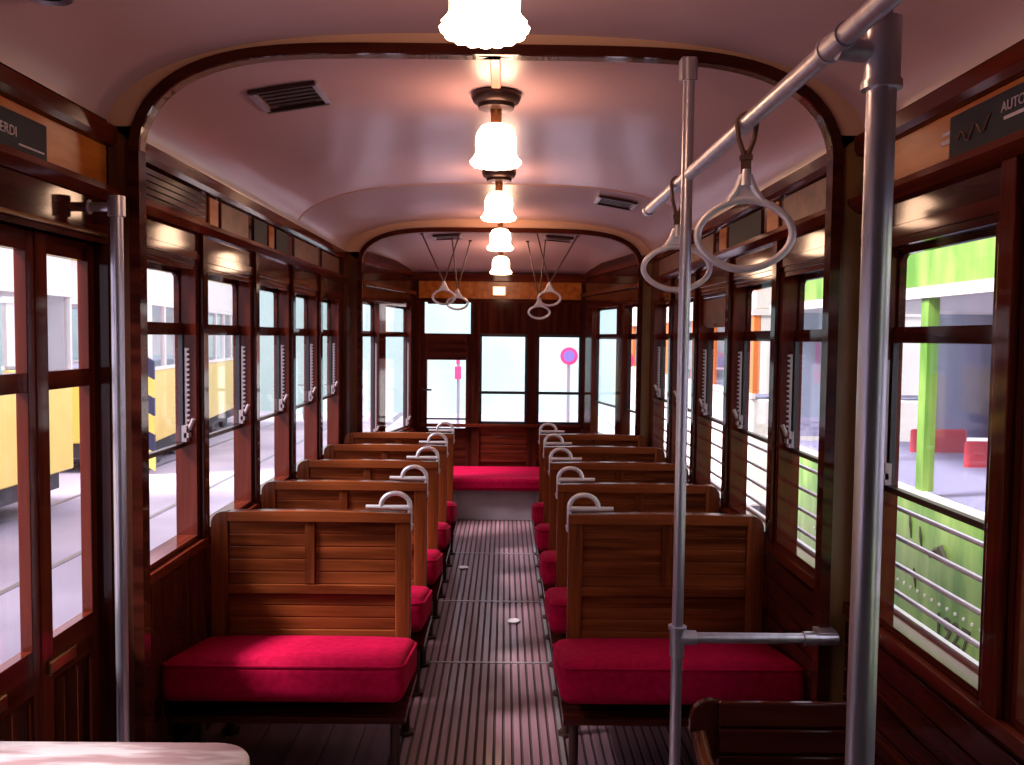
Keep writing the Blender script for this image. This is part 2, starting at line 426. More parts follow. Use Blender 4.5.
# outside guard rails: four bars along the lower part of the right windows
for seg in [(YF, 2.5), (2.58, YR)]:
    o = empty('guard_rail', (WO + .02, (seg[0] + seg[1]) / 2, .8))
    for z in (.80, .88, .96, 1.045):
        MB(RW).use('alu').tube([(seg[0], -(WO - WI) - .02, z), (seg[1], -(WO - WI) - .02, z)], .0075, 8).build('bar', o, smooth=True)
    tag(o, 'four pale guard bars outside the %s on the right' % ('large nearest window' if seg[0] < 2 else 'row of windows beside the red benches'), 'guard rail')
MB(RW).use('alu').box(YF, YR, -(WO - WI) - .03, -(WG - WI) - .02, ZS - .015, ZS + .004).build('trim_16', kind='structure')

# ------------------------------------------------------------------ left folding door
b = MB(LW)
b.use('dark_z').box(DOOR[0] - .0, DOOR[0] + .02, -.08, 0, 0, ZT).box(DOOR[1] - .006, DOOR[1], -.08, 0, 0, ZT)
door = b.build('door_1', kind='structure')
leaves = [(2.20, 2.512), (1.868, 2.193), (1.53, 1.861), (1.162, 1.523)]
for i, (a, c) in enumerate(leaves):
    g0, g1 = -.072, -.040
    b = MB(LW); b.use('red_z').box(a, a + .058, g0, g1, .02, ZT).box(c - .034, c, g0, g1, .02, ZT)
    b.use('red_y').box(a + .058, c - .034, g0, g1, ZT - .05, ZT).box(a + .058, c - .034, g0 + .002, g1 - .002, 1.375, 1.425)
    b.use('red_y').box(a + .058, c - .034, g0, g1, .60, .715).box(a + .058, c - .034, g0, g1, .02, .12)
    for k in range(3):
        w_ = (c - a - .092) / 3; b.use('dark_z').box(a + .058 + k * w_ + .003, a + .058 + (k + 1) * w_ - .003, g0 + .01, g1 - .01, .12, .60)
    lf = b.build('door_leaf', door, bevel=.002)
    for z0, z1 in ((1.425, ZT - .05), (.715, 1.375)): MB(LW).use('glass').box(a + .056, c - .032, -.068, -.064, z0, z1).build('glass_pane', lf)
    if i < 3: MB(LW).use('brass').box(a + .02, a + .16, g1, g1 + .012, .625, .665).build('finger_plate', lf, bevel=.006)
b = MB(LW); b.use('dark_y').box(DOOR[0], DOOR[1], -.03, .012, ZT, 1.90)
b.use('brass').tube([(1.2, .02, 1.80), (2.46, .02, 1.80)], .006, 8)
b.build('trim_17', kind='structure')

# ------------------------------------------------------------------ rear end
def taper(sg):
    P = Vector((sg * 1.03, YR + .04, 0)); Q = Vector((sg * WE, YE, 0)); d = (Q - P).normalized(); n = Vector((-sg * d.y, sg * d.x, 0))
    if n.x * sg > 0: n = -n
    return Frame(P, d, n), (Q - P).length
rear_w = [(.12, .56), (.68, 1.44)]
for sg in (-1, 1):
    fr, L = taper(sg); T = -.075
    b = MB(fr); b.use('dark_z'); x = 0
    ops = [(.12, .62), (.76, 1.53)] if sg < 0 else [(.06, .44), (.58, 1.34)]
    for a, c in ops: b.box(x, a, T, 0, .70, 1.80); x = c
    b.box(x, L + .02, T, 0, .70, 1.80); b.use('dark_y').box(0, L + .02, T, 0, 0, .70).box(0, L + .02, T, 0, 1.80, 2.16)
    b.use('red_y').box(0, L, 0, .022, .665, .70).box(0, L, 0, .03, 2.06, 2.10).box(0, L, 0, .03, 1.90, 1.93)
    b.build('wall_rear_%s' % ('left' if sg < 0 else 'right'), bevel=.002, kind='structure')
    for a, c in ops: make_window(fr, a, c, .70, 1.80, 1.545, .98 if sg > 0 else .72, rack=(sg < 0), depth=-.06)
RF = Frame((0, YE, 0), (1, 0, 0), (0, -1, 0))
ops = [(-.170, .260), (.35, .75)]
D2 = (-.70, -.235)
b = MB(RF); b.use('dark_z')
b.box(-WE - .1, D2[0], -.1, 0, 0, 2.1).box(D2[1], ops[0][0], -.1, .02, 0, 1.84).box(ops[0][1], ops[1][0], -.1, .02, 0, 1.84).box(ops[1][1], WE + .1, -.1, .02, 0, 1.84)
for a, c in ops: b.use('dark_z').box(a, c, -.1, 0, 1.56, 1.84); b.use('red_x').box(a, c, -.1, 0, 0, .73)
b.use('dark_x').box(D2[0], WE + .1, -.1, 0, 1.84, 2.12)
for i in range(4): b.use('red_x').box(-.22, WE, 0, .012, .40 + i * .08, .40 + i * .08 + .074)
b.use('red_x').box(-.70, WE, 0, .035, .715, .745)
b.build('wall_rear', bevel=.002, kind='structure')
MB(RF).use('amber').box(-.72, .74, .0, .012, 1.875, 2.03).build('trim_22', kind='structure')
MB(RF).use('red_x').box(-.80, .80, 0, .05, 2.03, 2.10).build('trim_18', kind='structure', bevel=.004)
for a, c in ops:
    wn[0] += 1
    b = MB(RF); b.use('black').box(a, a + .02, -.06, .0, .75, 1.56).box(c - .02, c, -.06, 0, .75, 1.56).box(a, c, -.06, 0, .73, .765).box(a, c, -.06, 0, 1.535, 1.56)
    r = b.build('window_%d' % wn[0], kind='structure', bevel=.002)
    MB(RF).use('black').box(a + .02, c - .02, -.045, -.02, 1.015, 1.04).build('sash_bar', r)
    MB(RF).use('glass').box(a + .02, c - .02, -.035, -.03, .765, 1.535).build('glass_pane', r)
# rear door
b = MB(RF); b.use('dark_z').box(D2[0], D2[0] + .055, -.07, -.01, 0, 1.56).box(D2[1] - .06, D2[1], -.07, -.01, 0, 1.56).box(D2[0], D2[0] + .03, -.07, -.01, 1.56, 1.86).box(D2[1] - .02, D2[1], -.07, -.01, 1.56, 1.86)
b.use('dark_x').box(D2[0] + .055, D2[1] - .06, -.07, -.01, 0, .70).box(D2[0] + .055, D2[1] - .06, -.07, -.01, 1.32, 1.56).box(D2[0] + .055, D2[1] - .06, -.07, -.01, 1.825, 1.86)
dr = b.build('door_2', kind='structure', bevel=.003)
for z0, z1 in ((1.56, 1.825), (.70, 1.32)): MB(RF).use('glass').box(D2[0] + (.05 if z0 < 1 else .025), D2[1] - (.055 if z0 < 1 else .015), -.045, -.04, z0, z1).build('glass_pane', dr)
MB(RF).use('black').box(D2[0] + .055, D2[1] - .06, -.05, -.03, .775, .79).build('sash_bar', dr)
MB(RF).use('brownmetal').tube([(D2[0] + .02, .0, 1.05), (D2[0] + .02, .03, 1.05), (D2[0] + .10, .03, 1.05)], .009, 8).build('door_handle', dr, smooth=True)
# small lit plate on the rear fascia
o = empty('lit_plate', (-.0, YE - .03, 1.945))
MB(RF).use('brass').box(-.062, .062, .012, .03, 1.90, 1.99).build('frame', o, bevel=.003)
MB(RF).use('litplate').box(-.052, .052, .03, .034, 1.91, 1.98).build('plate', o)
tag(o, 'small lit rectangular plate on the amber fascia below the last lamp', 'light')
MB(RF).use('dark_x').box(.13, .33, .012, .02, 1.62, 1.74)

# unseen front end behind the camera, left windowless to keep light off the benches
FF = Frame((0, YF, 0), (1, 0, 0), (0, 1, 0))
b = MB(FF); b.use('dark_x').box(-WI, WI, -.1, 0, 0, .95).box(-WI, WI, -.1, 0, 1.85, 2.16)
b.use('dark_z').box(-WI, WI, -.1, 0, .95, 1.85)
b.use('ceiling').prism([(x, z + .02) for x, z in arch(WI, 2.12, .27, 3, .5, 20)] + [(WI, 2.10), (-WI, 2.10)], -.1, 0)
b.build('wall_front', kind='structure')

# ------------------------------------------------------------------ benches
def make_bench(sg):
    """sg -1: left of the aisle. Backrest plane at y=0, occupant faces the camera (-y)."""
    o = empty('tram_bench', (0, 0, 0))
    xa, xw = (.300 if sg < 0 else .310) * sg, 1.07 * sg                       # aisle end, wall end
    X = lambda t: xa + (xw - xa) * t                    # 0 aisle .. 1 wall
    def bx(b, t0, t1, y0, y1, z0, z1):
        p, q = sorted((X(t0), X(t1))); b.box(p, q, y0, y1, z0, z1)
    b = MB(); b.use('bench_z')
    bx(b, 0, .075, -.0, .04, .24, .845)                 # aisle stile
    # wall stile with rounded shoulder
    R = .05; arc = [(R * (1 - math.cos(t)), R * (1 - math.sin(t))) for t in [k * PI / 12 for k in range(7)]]
    pl = [(X(.915), .33), (X(.915), .846)] + [(xw - sg * a_, .846 - b_) for a_, b_ in arc[::-1]] + [(xw, .33)]
    b.prism(pl, 0, .04)
    bx(b, .48, .53, .002, .038, .565, .81)
    b.use('bench_x'); tp = []
    N = 12
    for i in range(N + 1):
        t = .0 + .915 * i / N; tp.append((X(t), .844 + .007 * math.sin(t * PI)))
    b.prism([(X(0), .808)] + tp + [(X(.915), .808)], -.004, .044)
    bx(b, .075, .915, .001, .039, .525, .562)
    bx(b, .075, .915, .001, .039, .335, .385)
    for z0, z1, n, (t0, t1) in ((.562, .808, 5, (.075, .48)), (.562, .808, 5, (.53, .915)), (.385, .525, 3, (.075, .915))):
        h = (z1 - z0) / n
        for i in range(n): bx(b, t0, t1, .011, .029, z0 + i * h + .0015, z0 + (i + 1) * h - .0015)
        p, q = sorted((X(t0), X(t1))); b.box(p, q, .014, .026, z0, z1)
    b.build('backrest', o, bevel=.0025)
    # cushion, tilting back
    T = Matrix.Rotation(math.radians(-9.5), 3, 'X')
    ci = .268 if sg < 0 else .255; cx = (ci + 1.088) / 2 * sg; hx = (1.088 - ci) / 2; hy, hz = .235, .070; cc = (cx, -.24, .330)
    b = MB(); b.use('red').rbox(cc, (hx, hy, hz), .040, .016, T)
    cu = b.build('cushion', o, smooth=True)
    pts = []; rr = .04; X0, Y0 = hx - .004, hy - .004
    for (sx, sy, a0) in ((1, 1, 0), (-1, 1, PI / 2), (-1, -1, PI), (1, -1, 3 * PI / 2)):
        for k in range(5):
            q = a0 + k * PI / 8; p = T @ Vector((sx * (X0 - rr) + rr * math.cos(q), sy * (Y0 - rr) + rr * math.sin(q), hz - .020)); pts.append((cc[0] + p.x, cc[1] + p.y, cc[2] + p.z))
    b = MB(); b.use('red').tube(pts, .0055, 6, True); b.build('piping', cu, smooth=True)
    b = MB(); b.use('dark_x'); p, q = sorted((.27 * sg, 1.06 * sg)); b.box(p, q, -.42, -.02, .205, .228)
    b.build('seat_frame', o, bevel=.002)
    for lx in (.31, .98):
        for ly in (-.37, -.05):
            b = MB(); b.use('brownmetal').tube([(lx * sg, ly, .012), (lx * sg, ly, .21)], .017, 10)
            b.tube([(lx * sg, ly, .001), (lx * sg, ly, .012)], .034, 14); b.build('leg', o, smooth=True)
    # cast grab handle at the aisle corner
    c = lambda t, z: (xa + sg * t, .018, z)
    arcp = [c(.004, .79), c(.004, .865)] + [c(.06 - .056 * math.cos(t), .872 + .048 * math.sin(t)) for t in [k * PI / 12 for k in range(13)]] + [c(.116, .862)]
    b = MB(); b.use('alu').tube(arcp, .0095, 10); b.tube([c(.0, .864), c(.175, .866)], [.011, .0085], 10)
    b.tube([c(.0, .775), c(.0, .80)], [.006, .011], 8)
    b.build('grab_handle', o, smooth=True)
    return o
protoL, protoR = make_bench(-1), make_bench(1)
order = ['nearest to the camera', 'second from the camera', 'third from the camera', 'fourth from the camera', 'farthest, next to the rear partition']
for k in range(5):
    for p, s in ((protoL, 'left'), (protoR, 'right')):
        o = p if k == 0 else copy_tree(p)
        o.location = (0, 3.29 + .69 * k, 0); o['_o'] = list(o.location)
        extra = ''
        tag(o, 'slatted wooden bench with red cushion %s of the aisle, %s%s' % (s, order[k], extra), 'bench', 'two-seat benches along the aisle')

# rear bench, gently curved front
o = empty('rear_bench', (0, 7.5, 0))
def rb_poly(y0, bulge, w0, w1, yb):
    return [(-w1, yb), (-w0, y0 + .06)] + [(w0 * t, y0 + .06 - bulge * (1 - t * t)) for t in [-.9 + 1.8 * i / 12 for i in range(13)]] + [(w0, y0 + .06), (w1, yb)]
MB().use('riser').prism(rb_poly(7.12, .05, .82, .72, 7.74), .0, .255, 'c').build('base', o, bevel=.004)
for x in (-.31, .30): MB().use('strip').box(x, x + .012, 7.115, 7.15, .01, .25).build('base_strip', o)
b = MB(); b.use('red').prism(rb_poly(7.05, .05, .84, .73, 7.75), .255, .365, 'c'); cu = b.build('cushion', o, bevel=.03)
tag(o, 'red cushioned bench across the rear end under the middle window', 'bench')

# small slatted bench at lower right
o = empty('wooden_bench', (.78, 1.75, 0))
b = MB(); N = 14; xl, xr = .475, .83
top = lambda t: .732 - .030 * math.sin(min(1, t * 1.25) * PI / 2) ** 1.0 + .012 * max(0, t - .6)
yb = lambda t: 1.86 + .05 * t
front = []; 
arc = [(xl + .045 * (1 - math.sin(a)), .732 - .045 * (1 - math.cos(a))) for a in [PI / 2 * k / 5 for k in range(5, -1, -1)]]
pl = [(xl + .02, .60), (xl, .66)] + arc + [(xl + .045 + (xr - xl - .045) * i / N, top(i / N)) for i in range(1, N + 1)] + [(xr, .60)]
b.use('dark_x').prism(pl, 1.85, 1.874)
for i in range(4): b.box(xl + .06, xr, 1.836, 1.852, .50 + i * .06, .50 + i * .06 + .054)
b.build('backrest', o, bevel=.004)
b = MB(); b.use('bench_z').tube([(xl + .015, 1.84, .665), (xl + .022, 1.80, .62), (xl + .045, 1.74, .585), (xl + .075, 1.62, .57), (xl + .08, 1.48, .55)], .017, 10)
b.tube([(xl + .075, 1.50, .55), (xl + .075, 1.50, .40)], .016, 10)
b.build('armrest', o, smooth=True)
b = MB(); b.use('dark_x')
for i in range(7): b.box(xl + .03, xr, 1.40 + i * .064, 1.40 + i * .064 + .056, .43, .452)
b.build('seat', o, bevel=.003)
for lx in (xl + .06, xr - .04):
    for ly in (1.45, 1.835): MB().use('dark_z').box(lx - .02, lx + .02, ly - .02, ly + .02, 0, .432).build('leg', o, bevel=.002)
tag(o, 'small dark wooden bench with curved back at the lower right, beside the big steel pole', 'bench')

# pale topped cabinet at lower left
o = empty('cabinet', (-.7, 1.0, 0))
def rrect(x0, x1, y0, y1, r):
    p = [(x0, y0), (x1 - r, y0)] + [(x1 - r + r * math.sin(t), y0 + r - r * math.cos(t)) for t in [PI / 2 * k / 6 for k in range(1, 7)]]
    p += [(x1 - r + r * math.cos(t), y1 - r + r * math.sin(t)) for t in [PI / 2 * k / 6 for k in range(7)]] + [(x0, y1)]
    return p
MB().use('marble').prism(rrect(-WI + .015, -.290, .78, 1.215, .06), .913, .940, 'c').build('top', o, bevel=.006)
tag(o.children[0], 'pale pink worn top with rounded corner')
MB().use('dark_z').prism(rrect(-WI + .03, -.32, .80, 1.185, .05), 0, .913, 'c').build('body', o, bevel=.003)
tag(o, 'cabinet with a pale pink round-cornered top at the lower left edge', 'cabinet')

# ------------------------------------------------------------------ poles and rails
def sleeve(b, p, q, r): b.tube([p, q], r, 18)
# pole by the left bulkhead
o = empty('grab_pole', (-.99, 2.40, 0))
MB().use('chrome').tube([(-1.008, 2.38, 0), (-1.008, 2.38, 1.89)], .0165, 18).build('pole', o, smooth=True)
b = MB(); b.use('chrome').tube([(-1.008, 2.38, 1.845), (-1.008, 2.38, 1.90)], .023, 16).tube([(-1.008, 2.38, 1.87), (-1.09, 2.38, 1.87)], .013, 12).tube([(-1.08, 2.38, 1.87), (-1.095, 2.38, 1.87)], .020, 16); b.build('bracket', o, smooth=True)
tag(o, 'slim vertical steel pole beside the left door', 'pole')
# big pole
PX, PY = .645, 1.37
RX, RZ = .575, 1.995
o = empty('grab_pole', (PX, PY, 0))
MB().use('chrome').tube([(PX, PY, 0), (PX, PY, 1.93)], .0225, 22).build('pole', o, smooth=True)
b = MB(); b.use('chrome').tube([(PX, PY, 1.93), (PX, PY, 2.03)], .0275, 20).tube([(PX, PY, 1.922), (PX, PY, 1.934)], .031, 20)
b.tube([(PX, PY, 2.03), (PX, PY, 2.31)], .0135, 20)
b.tube([(PX, PY, 1.978), (RX, PY, 1.984)], .018, 16)
b.build('sleeve', o, smooth=True)
MB().use('chrome').tube([(PX, PY, 2.27), (PX, PY, 2.345)], .04, 18).build('ceiling_flange', o, smooth=True)
tag(o, 'thick vertical steel pole at the right, carrying the overhead rail', 'pole')
# overhead rail
o = empty('overhead_rail', (RX, 2, RZ))
MB().use('chrome').tube([(RX, .2, RZ), (RX, 3.16, RZ)], .017, 18).build('rail', o, smooth=True)
b = MB(); b.use('chrome').tube([(RX, 1.335, RZ), (RX, 1.405, RZ)], .0200, 18).tube([(RX, 1.405, RZ), (RX, 1.415, RZ)], .0218, 18); b.build('coupling', o, smooth=True)
b = MB(); b.use('chrome').tube([(RX, 3.14, RZ), (RX, 3.175, RZ)], .021, 16); b.build('end_cap', o, smooth=True)
tag(o, 'long overhead steel rail running back from the top right, carrying the near straps', 'rail')
# centre pole with clamp and low rail
QX, QY = .570, 2.47
o = empty('grab_pole', (QX, QY, 0))
MB().use('chrome').tube([(QX, QY, 0), (QX, QY, 2.30)], .0165, 18).build('pole', o, smooth=True)
b = MB(); b.use('chrome').tube([(QX, QY, 2.255), (QX, QY, 2.315)], .024, 16).box(QX - .02, QX + .02, QY, QY + .05, 2.265, 2.325); b.build('top_bracket', o, smooth=True)
b = MB(); b.use('chrome').tube([(QX, QY, .60), (QX, QY, .685)], .0215, 18).tube([(QX, QY, .68), (QX, QY, .69)], .027, 18).tube([(QX, QY, .655), (QX + .055, QY, .655)], .021, 16); b.build('clamp', o, smooth=True)
b = MB(); b.use('chrome').tube([(QX, QY, RZ), (RX, QY, RZ)], .012, 12); b.build('rail_bracket', o, smooth=True)
MB().use('chrome').tube([(0, 0, 0), (0, 0, 0.01)], .01, 8)
tag(o, 'thin vertical steel pole in front of the right benches', 'pole')
o = empty('low_rail', (.8, QY, .655))
MB().use('chrome').tube([(QX + .05, QY, .655), (.985, QY, .655)], .0155, 16).build('rail', o, smooth=True)
b = MB(); b.use('chrome').tube([(.94, QY, .655), (.975, QY, .655)], .021, 16).tube([(.975, QY, .655), (1.04, QY, .655)], .017, 14).box(.985, 1.04, QY, QY + .05, .635, .675); b.build('end_socket', o, smooth=True)
tag(o, 'low horizontal steel rail between the thin pole and the right partition', 'rail')

# ------------------------------------------------------------------ strap handles
def strap_handle(x, y, ztop, zring, spread, yaw, label, W=.20, H=.125, loop=True, straps=None, group=None):
    o = empty('strap_handle', (x, y, zring))
    ca, sa = math.cos(yaw), math.sin(yaw); fr = Frame((x, y, 0), (ca, sa, 0), (-sa, ca, 0))
    pts = []
    for k in range(40):
        q = 2 * PI * k / 40; pts.append((W / 2 * .95 * math.cos(q) * (1 + .05 * math.cos(2 * q)), 0, zring + H / 2 * math.sin(q)))
    b = MB(fr); b.use('alu').tube(pts, .0085, 10, True)
    zt = zring + H / 2
    for e in (-1, 1): b.tube([(e * .040, 0, zt - .010), (e * .018, 0, zt + .022), (e * .007, 0, zt + .052)], [.0085, .008, .008], 8)
    b.prism([(-.03, zt), (.03, zt), (.010, zt + .045), (-.010, zt + .045)], -.004, .004)
    b.tube([(0, 0, zt + .03), (0, 0, zt + .065)], [.014, .010], 10)
    b.build('grip', o, smooth=True)
    b = MB(fr); b.use('leather'); z0 = zt + .055
    if loop:
        b.box(-.011, .011, -.006, .006, z0, z0 + .05)
        b.box(-.014, .014, -.008, .008, z0 + .03, z0 + .04)
        for e in (-1, 1): b.tube([(e * .004, 0, z0 + .04), (e * .016, 0, (z0 + ztop) / 2 + .02), (e * .0205, 0, ztop)], .0055, 6, flat=1.6)
        R = .0215
        b.tube([(R * math.cos(t), 0, ztop + R * math.sin(t)) for t in [PI * k / 8 for k in range(9)]], .004, 6)
    else:
        for dx, dy, ztp in straps:
            b.tube([(0, 0, z0), (dx, dy, ztp)], .0055, 6)
    b.build('strap', o)
    if not loop:
        for dx, dy, ztp in straps: MB(fr).use('brownmetal').tube([(dx, dy, ztp - .01), (dx, dy, ztp + .02)], .014, 8).build('ceiling_hook', o)
    return tag(o, label, 'strap handle', group)
G = 'hanging strap handles'
strap_handle(RX, 1.88, RZ, 1.755, 0, -.25, 'larger grey oval strap handle on the overhead rail, in front of the right partition', H=.15, group=G)
strap_handle(RX, 2.62, RZ, 1.742, 0, -.1, 'grey oval strap handle on the overhead rail, overlapping the thin steel pole', H=.13, group=G)
for sg, nm in ((-1, 'left'), (1, 'right')):
    x = sg * .40 - .01
    strap_handle(x, 6.55, 0, 1.83, 0, 0, 'far ceiling strap handle by the rear %s windows, nearer one' % nm, W=.17, H=.11, loop=False, group=G,
                 straps=[(-.17, 0, ceil_z(x - .17, 6.55)), (.12, 0, ceil_z(x + .12, 6.55))] if sg < 0 else [(.21, 0, ceil_z(x + .21, 6.55)), (-.10, 0, ceil_z(x - .10, 6.55))])
    x2 = sg * .33
    strap_handle(x2, 6.95, 0, 1.735 if sg > 0 else 1.80, 0, 0, 'far ceiling strap handle by the rear %s windows, farther one' % nm, W=.17, H=.10, loop=False, group=G,
                 straps=[(-.10 * sg, 0, ceil_z(x2 - .10 * sg, 6.95)), (.04 * sg, -.1, ceil_z(x2, 6.85))])

# ------------------------------------------------------------------ ceiling lamps
def make_lamp():
    o = empty('ceiling_lamp', (0, 0, 0))           # origin at the ceiling
    b = MB(); b.use('brownmetal'); r = b.lathe((0, 0, 0), [(.07, .028), (.085, .0), (.088, -.012), (.080, -.030), (.066, -.038), (.062, -.052), (.03, -.056), (.0, -.056)][:-1], 30)
    b.cap(r[-1]); b.cap(r[0]); b.build('base', o, smooth=True)
    b = MB(); b.use('brass'); r = b.lathe((0, 0, 0), [(.020, -.055), (.018, -.095), (.026, -.112), (.030, -.122)], 18); b.cap(r[0]); b.cap(r[-1]); b.build('stem', o, smooth=True)
    P = [(.030, -.105), (.052, -.114), (.066, -.135), (.070, -.160), (.069, -.185), (.069, -.203), (.076, -.218), (.087, -.232), (.082, -.243), (.074, -.249)]
    amp = [0, 0, .01, .015, .02, .02, .03, .045, .06, .07]
    b = MB(); b.use('shade'); r = b.lathe((0, 0, -.001), P, 64, 16, amp); b.cap(r[0]); b.cap(r[-1]); b.build('lamp_shade', o, smooth=True)
    return o
proto = make_lamp()
lamps = [(1.74, 'nearest, at top edge'), (3.04, 'second from the camera'), (4.43, 'third from the camera'), (5.83, 'fourth, before rear arch'), (7.05, 'farthest, beyond rear arch')]
for k, (y, t) in enumerate(lamps):
    o = proto if k == 0 else copy_tree(proto)
    o.location = (.010 if k == 0 else .018, y, ceil_z(0, y) - (.024 if k == 0 else .001))
    tag(o, 'lit frilled glass lamp on the ceiling, ' + t, 'lamp', 'glass lamps along the ceiling')
for (a, c) in ((.2, 1.64), (1.84, 2.50), (2.60, 2.94), (3.14, 4.33), (4.53, 5.73)):
    o = tag(MB().use('peach').box(.002, .034, a, c, ceil_z(0, (a + c) / 2) - .012, ceil_z(0, (a + c) / 2)).build('cable_duct', bevel=.003),
            'narrow cable duct along the ceiling centre, ' + {.2: 'before the nearest lamp', 1.84: 'between the nearest lamp and the front arch', 2.60: 'between the front arch and the second lamp', 3.14: 'between the second and third lamps', 4.53: 'between the third and fourth lamps'}[a], 'cable duct')
# silver fitting at top left
o = empty('round_fitting', (-.92, 1.85, 2.22)); zc = ceil_z(-.92, 1.85)
b = MB(); b.use('chrome'); r = b.lathe((-.92, 1.85, zc), [(.05, .0), (.062, -.02), (.066, -.05), (.058, -.064), (.046, -.058)], 28); b.cap(r[0]); b.build('rim', o, smooth=True)
b = MB(); b.use('black'); r = b.lathe((-.92, 1.85, zc), [(.046, -.05), (.02, -.045)], 24); b.cap(r[-1]); b.cap(r[0]); b.build('face', o)
tag(o, 'silver rimmed round ceiling fitting at the top left corner', 'fitting')

# ------------------------------------------------------------------ ceiling vents
def vent(x, y, w, d, label):
    o = empty('ceiling_vent', (x, y, ceil_z(x, y)))
    z0, z1 = ceil_z(x - w / 2, y), ceil_z(x + w / 2, y); ang = math.atan2(z1 - z0, w); zc = (z0 + z1) / 2 - .004
    o.rotation_euler = (0, -ang, 0); o.location.z = zc; o['_o'] = [0, 0, 0]
    b = MB(); b.use('brownmetal').box(-w / 2, w / 2, -d / 2, d / 2, -.004, .004)
    for i in range(5): b.box(-w / 2 + .02, w / 2 - .02, -d / 2 + .015 + i * (d - .03) / 5, -d / 2 + .015 + (i + .55) * (d - .03) / 5, -.010, -.004)
    g = b.build('grille', o); g.location = (0, 0, 0)
    b = MB(); b.use('chrome').box(-w / 2 - .006, -w / 2 + .012, -d / 2, d / 2, -.010, .002).box(w / 2 - .012, w / 2 + .006, -d / 2, d / 2, -.010, .002)
    b.use('brownmetal').box(-w / 2, w / 2, -d / 2 - .008, -d / 2 + .008, -.012, .002).box(-w / 2, w / 2, d / 2 - .008, d / 2 + .008, -.012, .002)
    g = b.build('frame', o); g.location = (0, 0, -.010)
    tag(o, label, 'vent', 'ceiling vents')
vent(-.68, 2.97, .22, .23, 'dark ceiling vent with silver ends at the left, just past the front arch')
vent(.70, 5.10, .22, .24, 'dark ceiling vent on the right half, past the ceiling seam')
vent(-.40, 6.75, .21, .22, 'small far ceiling vent above the rear left straps')
vent(.47, 6.75, .21, .22, 'small far ceiling vent above the rear right straps')

# ------------------------------------------------------------------ signs and cards
o = empty('route_sign', (-WI + .01, 1.9, 2.0))
MB(LW).use('signblack').box(1.55, 2.165, .006, .014, 1.948, 2.035).build('board', o, bevel=.002)
text_mesh('VERDI', .033, 'letter', 'lettering', o, (-WI + .015, 1.942, 1.978), (0, 1, 0), (0, 0, 1))
MB(LW).use('letter').box(2.04, 2.15, .014, .015, 1.962, 1.966).build('rule_line', o)
tag(o, 'black route sign with pale VERDI lettering at the upper left', 'sign')
o = empty('route_sign', (WI - .01, 1.8, 2.0))
MB(RW).use('signblack').box(1.35, 2.01, .006, .014, 1.948, 2.045).build('board', o, bevel=.002)
text_mesh('AUTOR', .030, 'letter', 'lettering', o, (WI - .015, 1.80, 2.002), (0, -1, 0), (0, 0, 1))
b = MB(RW); b.use('letter').box(1.55, 1.79, .014, .015, 1.985, 1.992); b.build('rule_line', o)
b = MB(RW); b.use('card').tube([(1.97 - .012 * i, .015, 1.985 + .016 * math.sin(i * 1.3) + .001 * i) for i in range(12)], .0025, 5); b.build('script_mark', o)
MB(RW).use('letter').box(2.02, 2.06, .006, .008, 1.99, 2.00).box(2.02, 2.055, .006, .008, 2.01, 2.018).build('small_print', o)
tag(o, 'black route sign with pale capitals and reddish script at the upper right', 'sign')
cards = [(LW, 2.64, 3.30, 'dark_y'), (LW, 3.36, 3.46, 'amber'), (LW, 3.50, 3.86, 'card'), (LW, 3.95, 4.16, 'signblack'), (LW, 4.20, 4.29, 'amber'), (LW, 4.33, 4.55, 'signblack'), (LW, 4.7, 5.3, 'card'), (LW, 5.4, 5.95, 'card'),
         (RW, 2.66, 3.22, 'card'), (RW, 3.28, 3.42, 'amber'), (RW, 3.5, 4.0, 'signblack'), (RW, 4.05, 4.18, 'amber'), (RW, 4.3, 4.9, 'card'), (RW, 5.1, 5.8, 'card')]
desc = {'dark_y': 'dark slatted board', 'amber': 'narrow amber strip', 'card': 'faded brown card', 'signblack': 'black card'}
cnt = {}
for fr, a, c, m in cards:
    b = MB(fr); b.use(m)
    if m == 'dark_y':
        for i in range(5): b.box(a, c, 0, .010, 1.948 + i * .022, 1.948 + i * .022 + .018)
    else: b.box(a, c, 0, .007, 1.950, 2.055)
    sd_ = 'left' if fr is LW else 'right'; key = (sd_, m); cnt[key] = cnt.get(key, 0) + 1
    n = sum(1 for q in cards if q[0] is fr and q[3] == m)
    rank = '' if n == 1 else ', ' + ({1: 'nearest', n: 'farthest'}.get(cnt[key], 'middle one')) + ' of %d such' % n
    tag(b.build('advert_card' if m in ('card', 'signblack') else 'fascia_board', bevel=.001), desc[m] + ' above the %s row of bench windows' % sd_ + rank, 'card' if m in ('card', 'signblack') else 'board')

# floor lifting rings
for x, y, t in ((.12, 4.55, 'nearer one, right of the aisle centre'), (-.20, 5.62, 'farther one, left of the aisle centre')):
    o = empty('floor_ring', (x, y, 0)); b = MB(); b.use('alu').tube([(x + .030 * math.cos(2 * PI * k / 16), y + .030 * math.sin(2 * PI * k / 16), .008) for k in range(16)], .004, 6, True); b.build('ring', o, smooth=True)
    b = MB(); b.use('alu').tube([(x, y, .0005), (x, y, .010)], .026, 16); b.build('cup', o, smooth=True)
    tag(o, 'small silver lifting ring in the aisle floor, ' + t, 'floor ring')

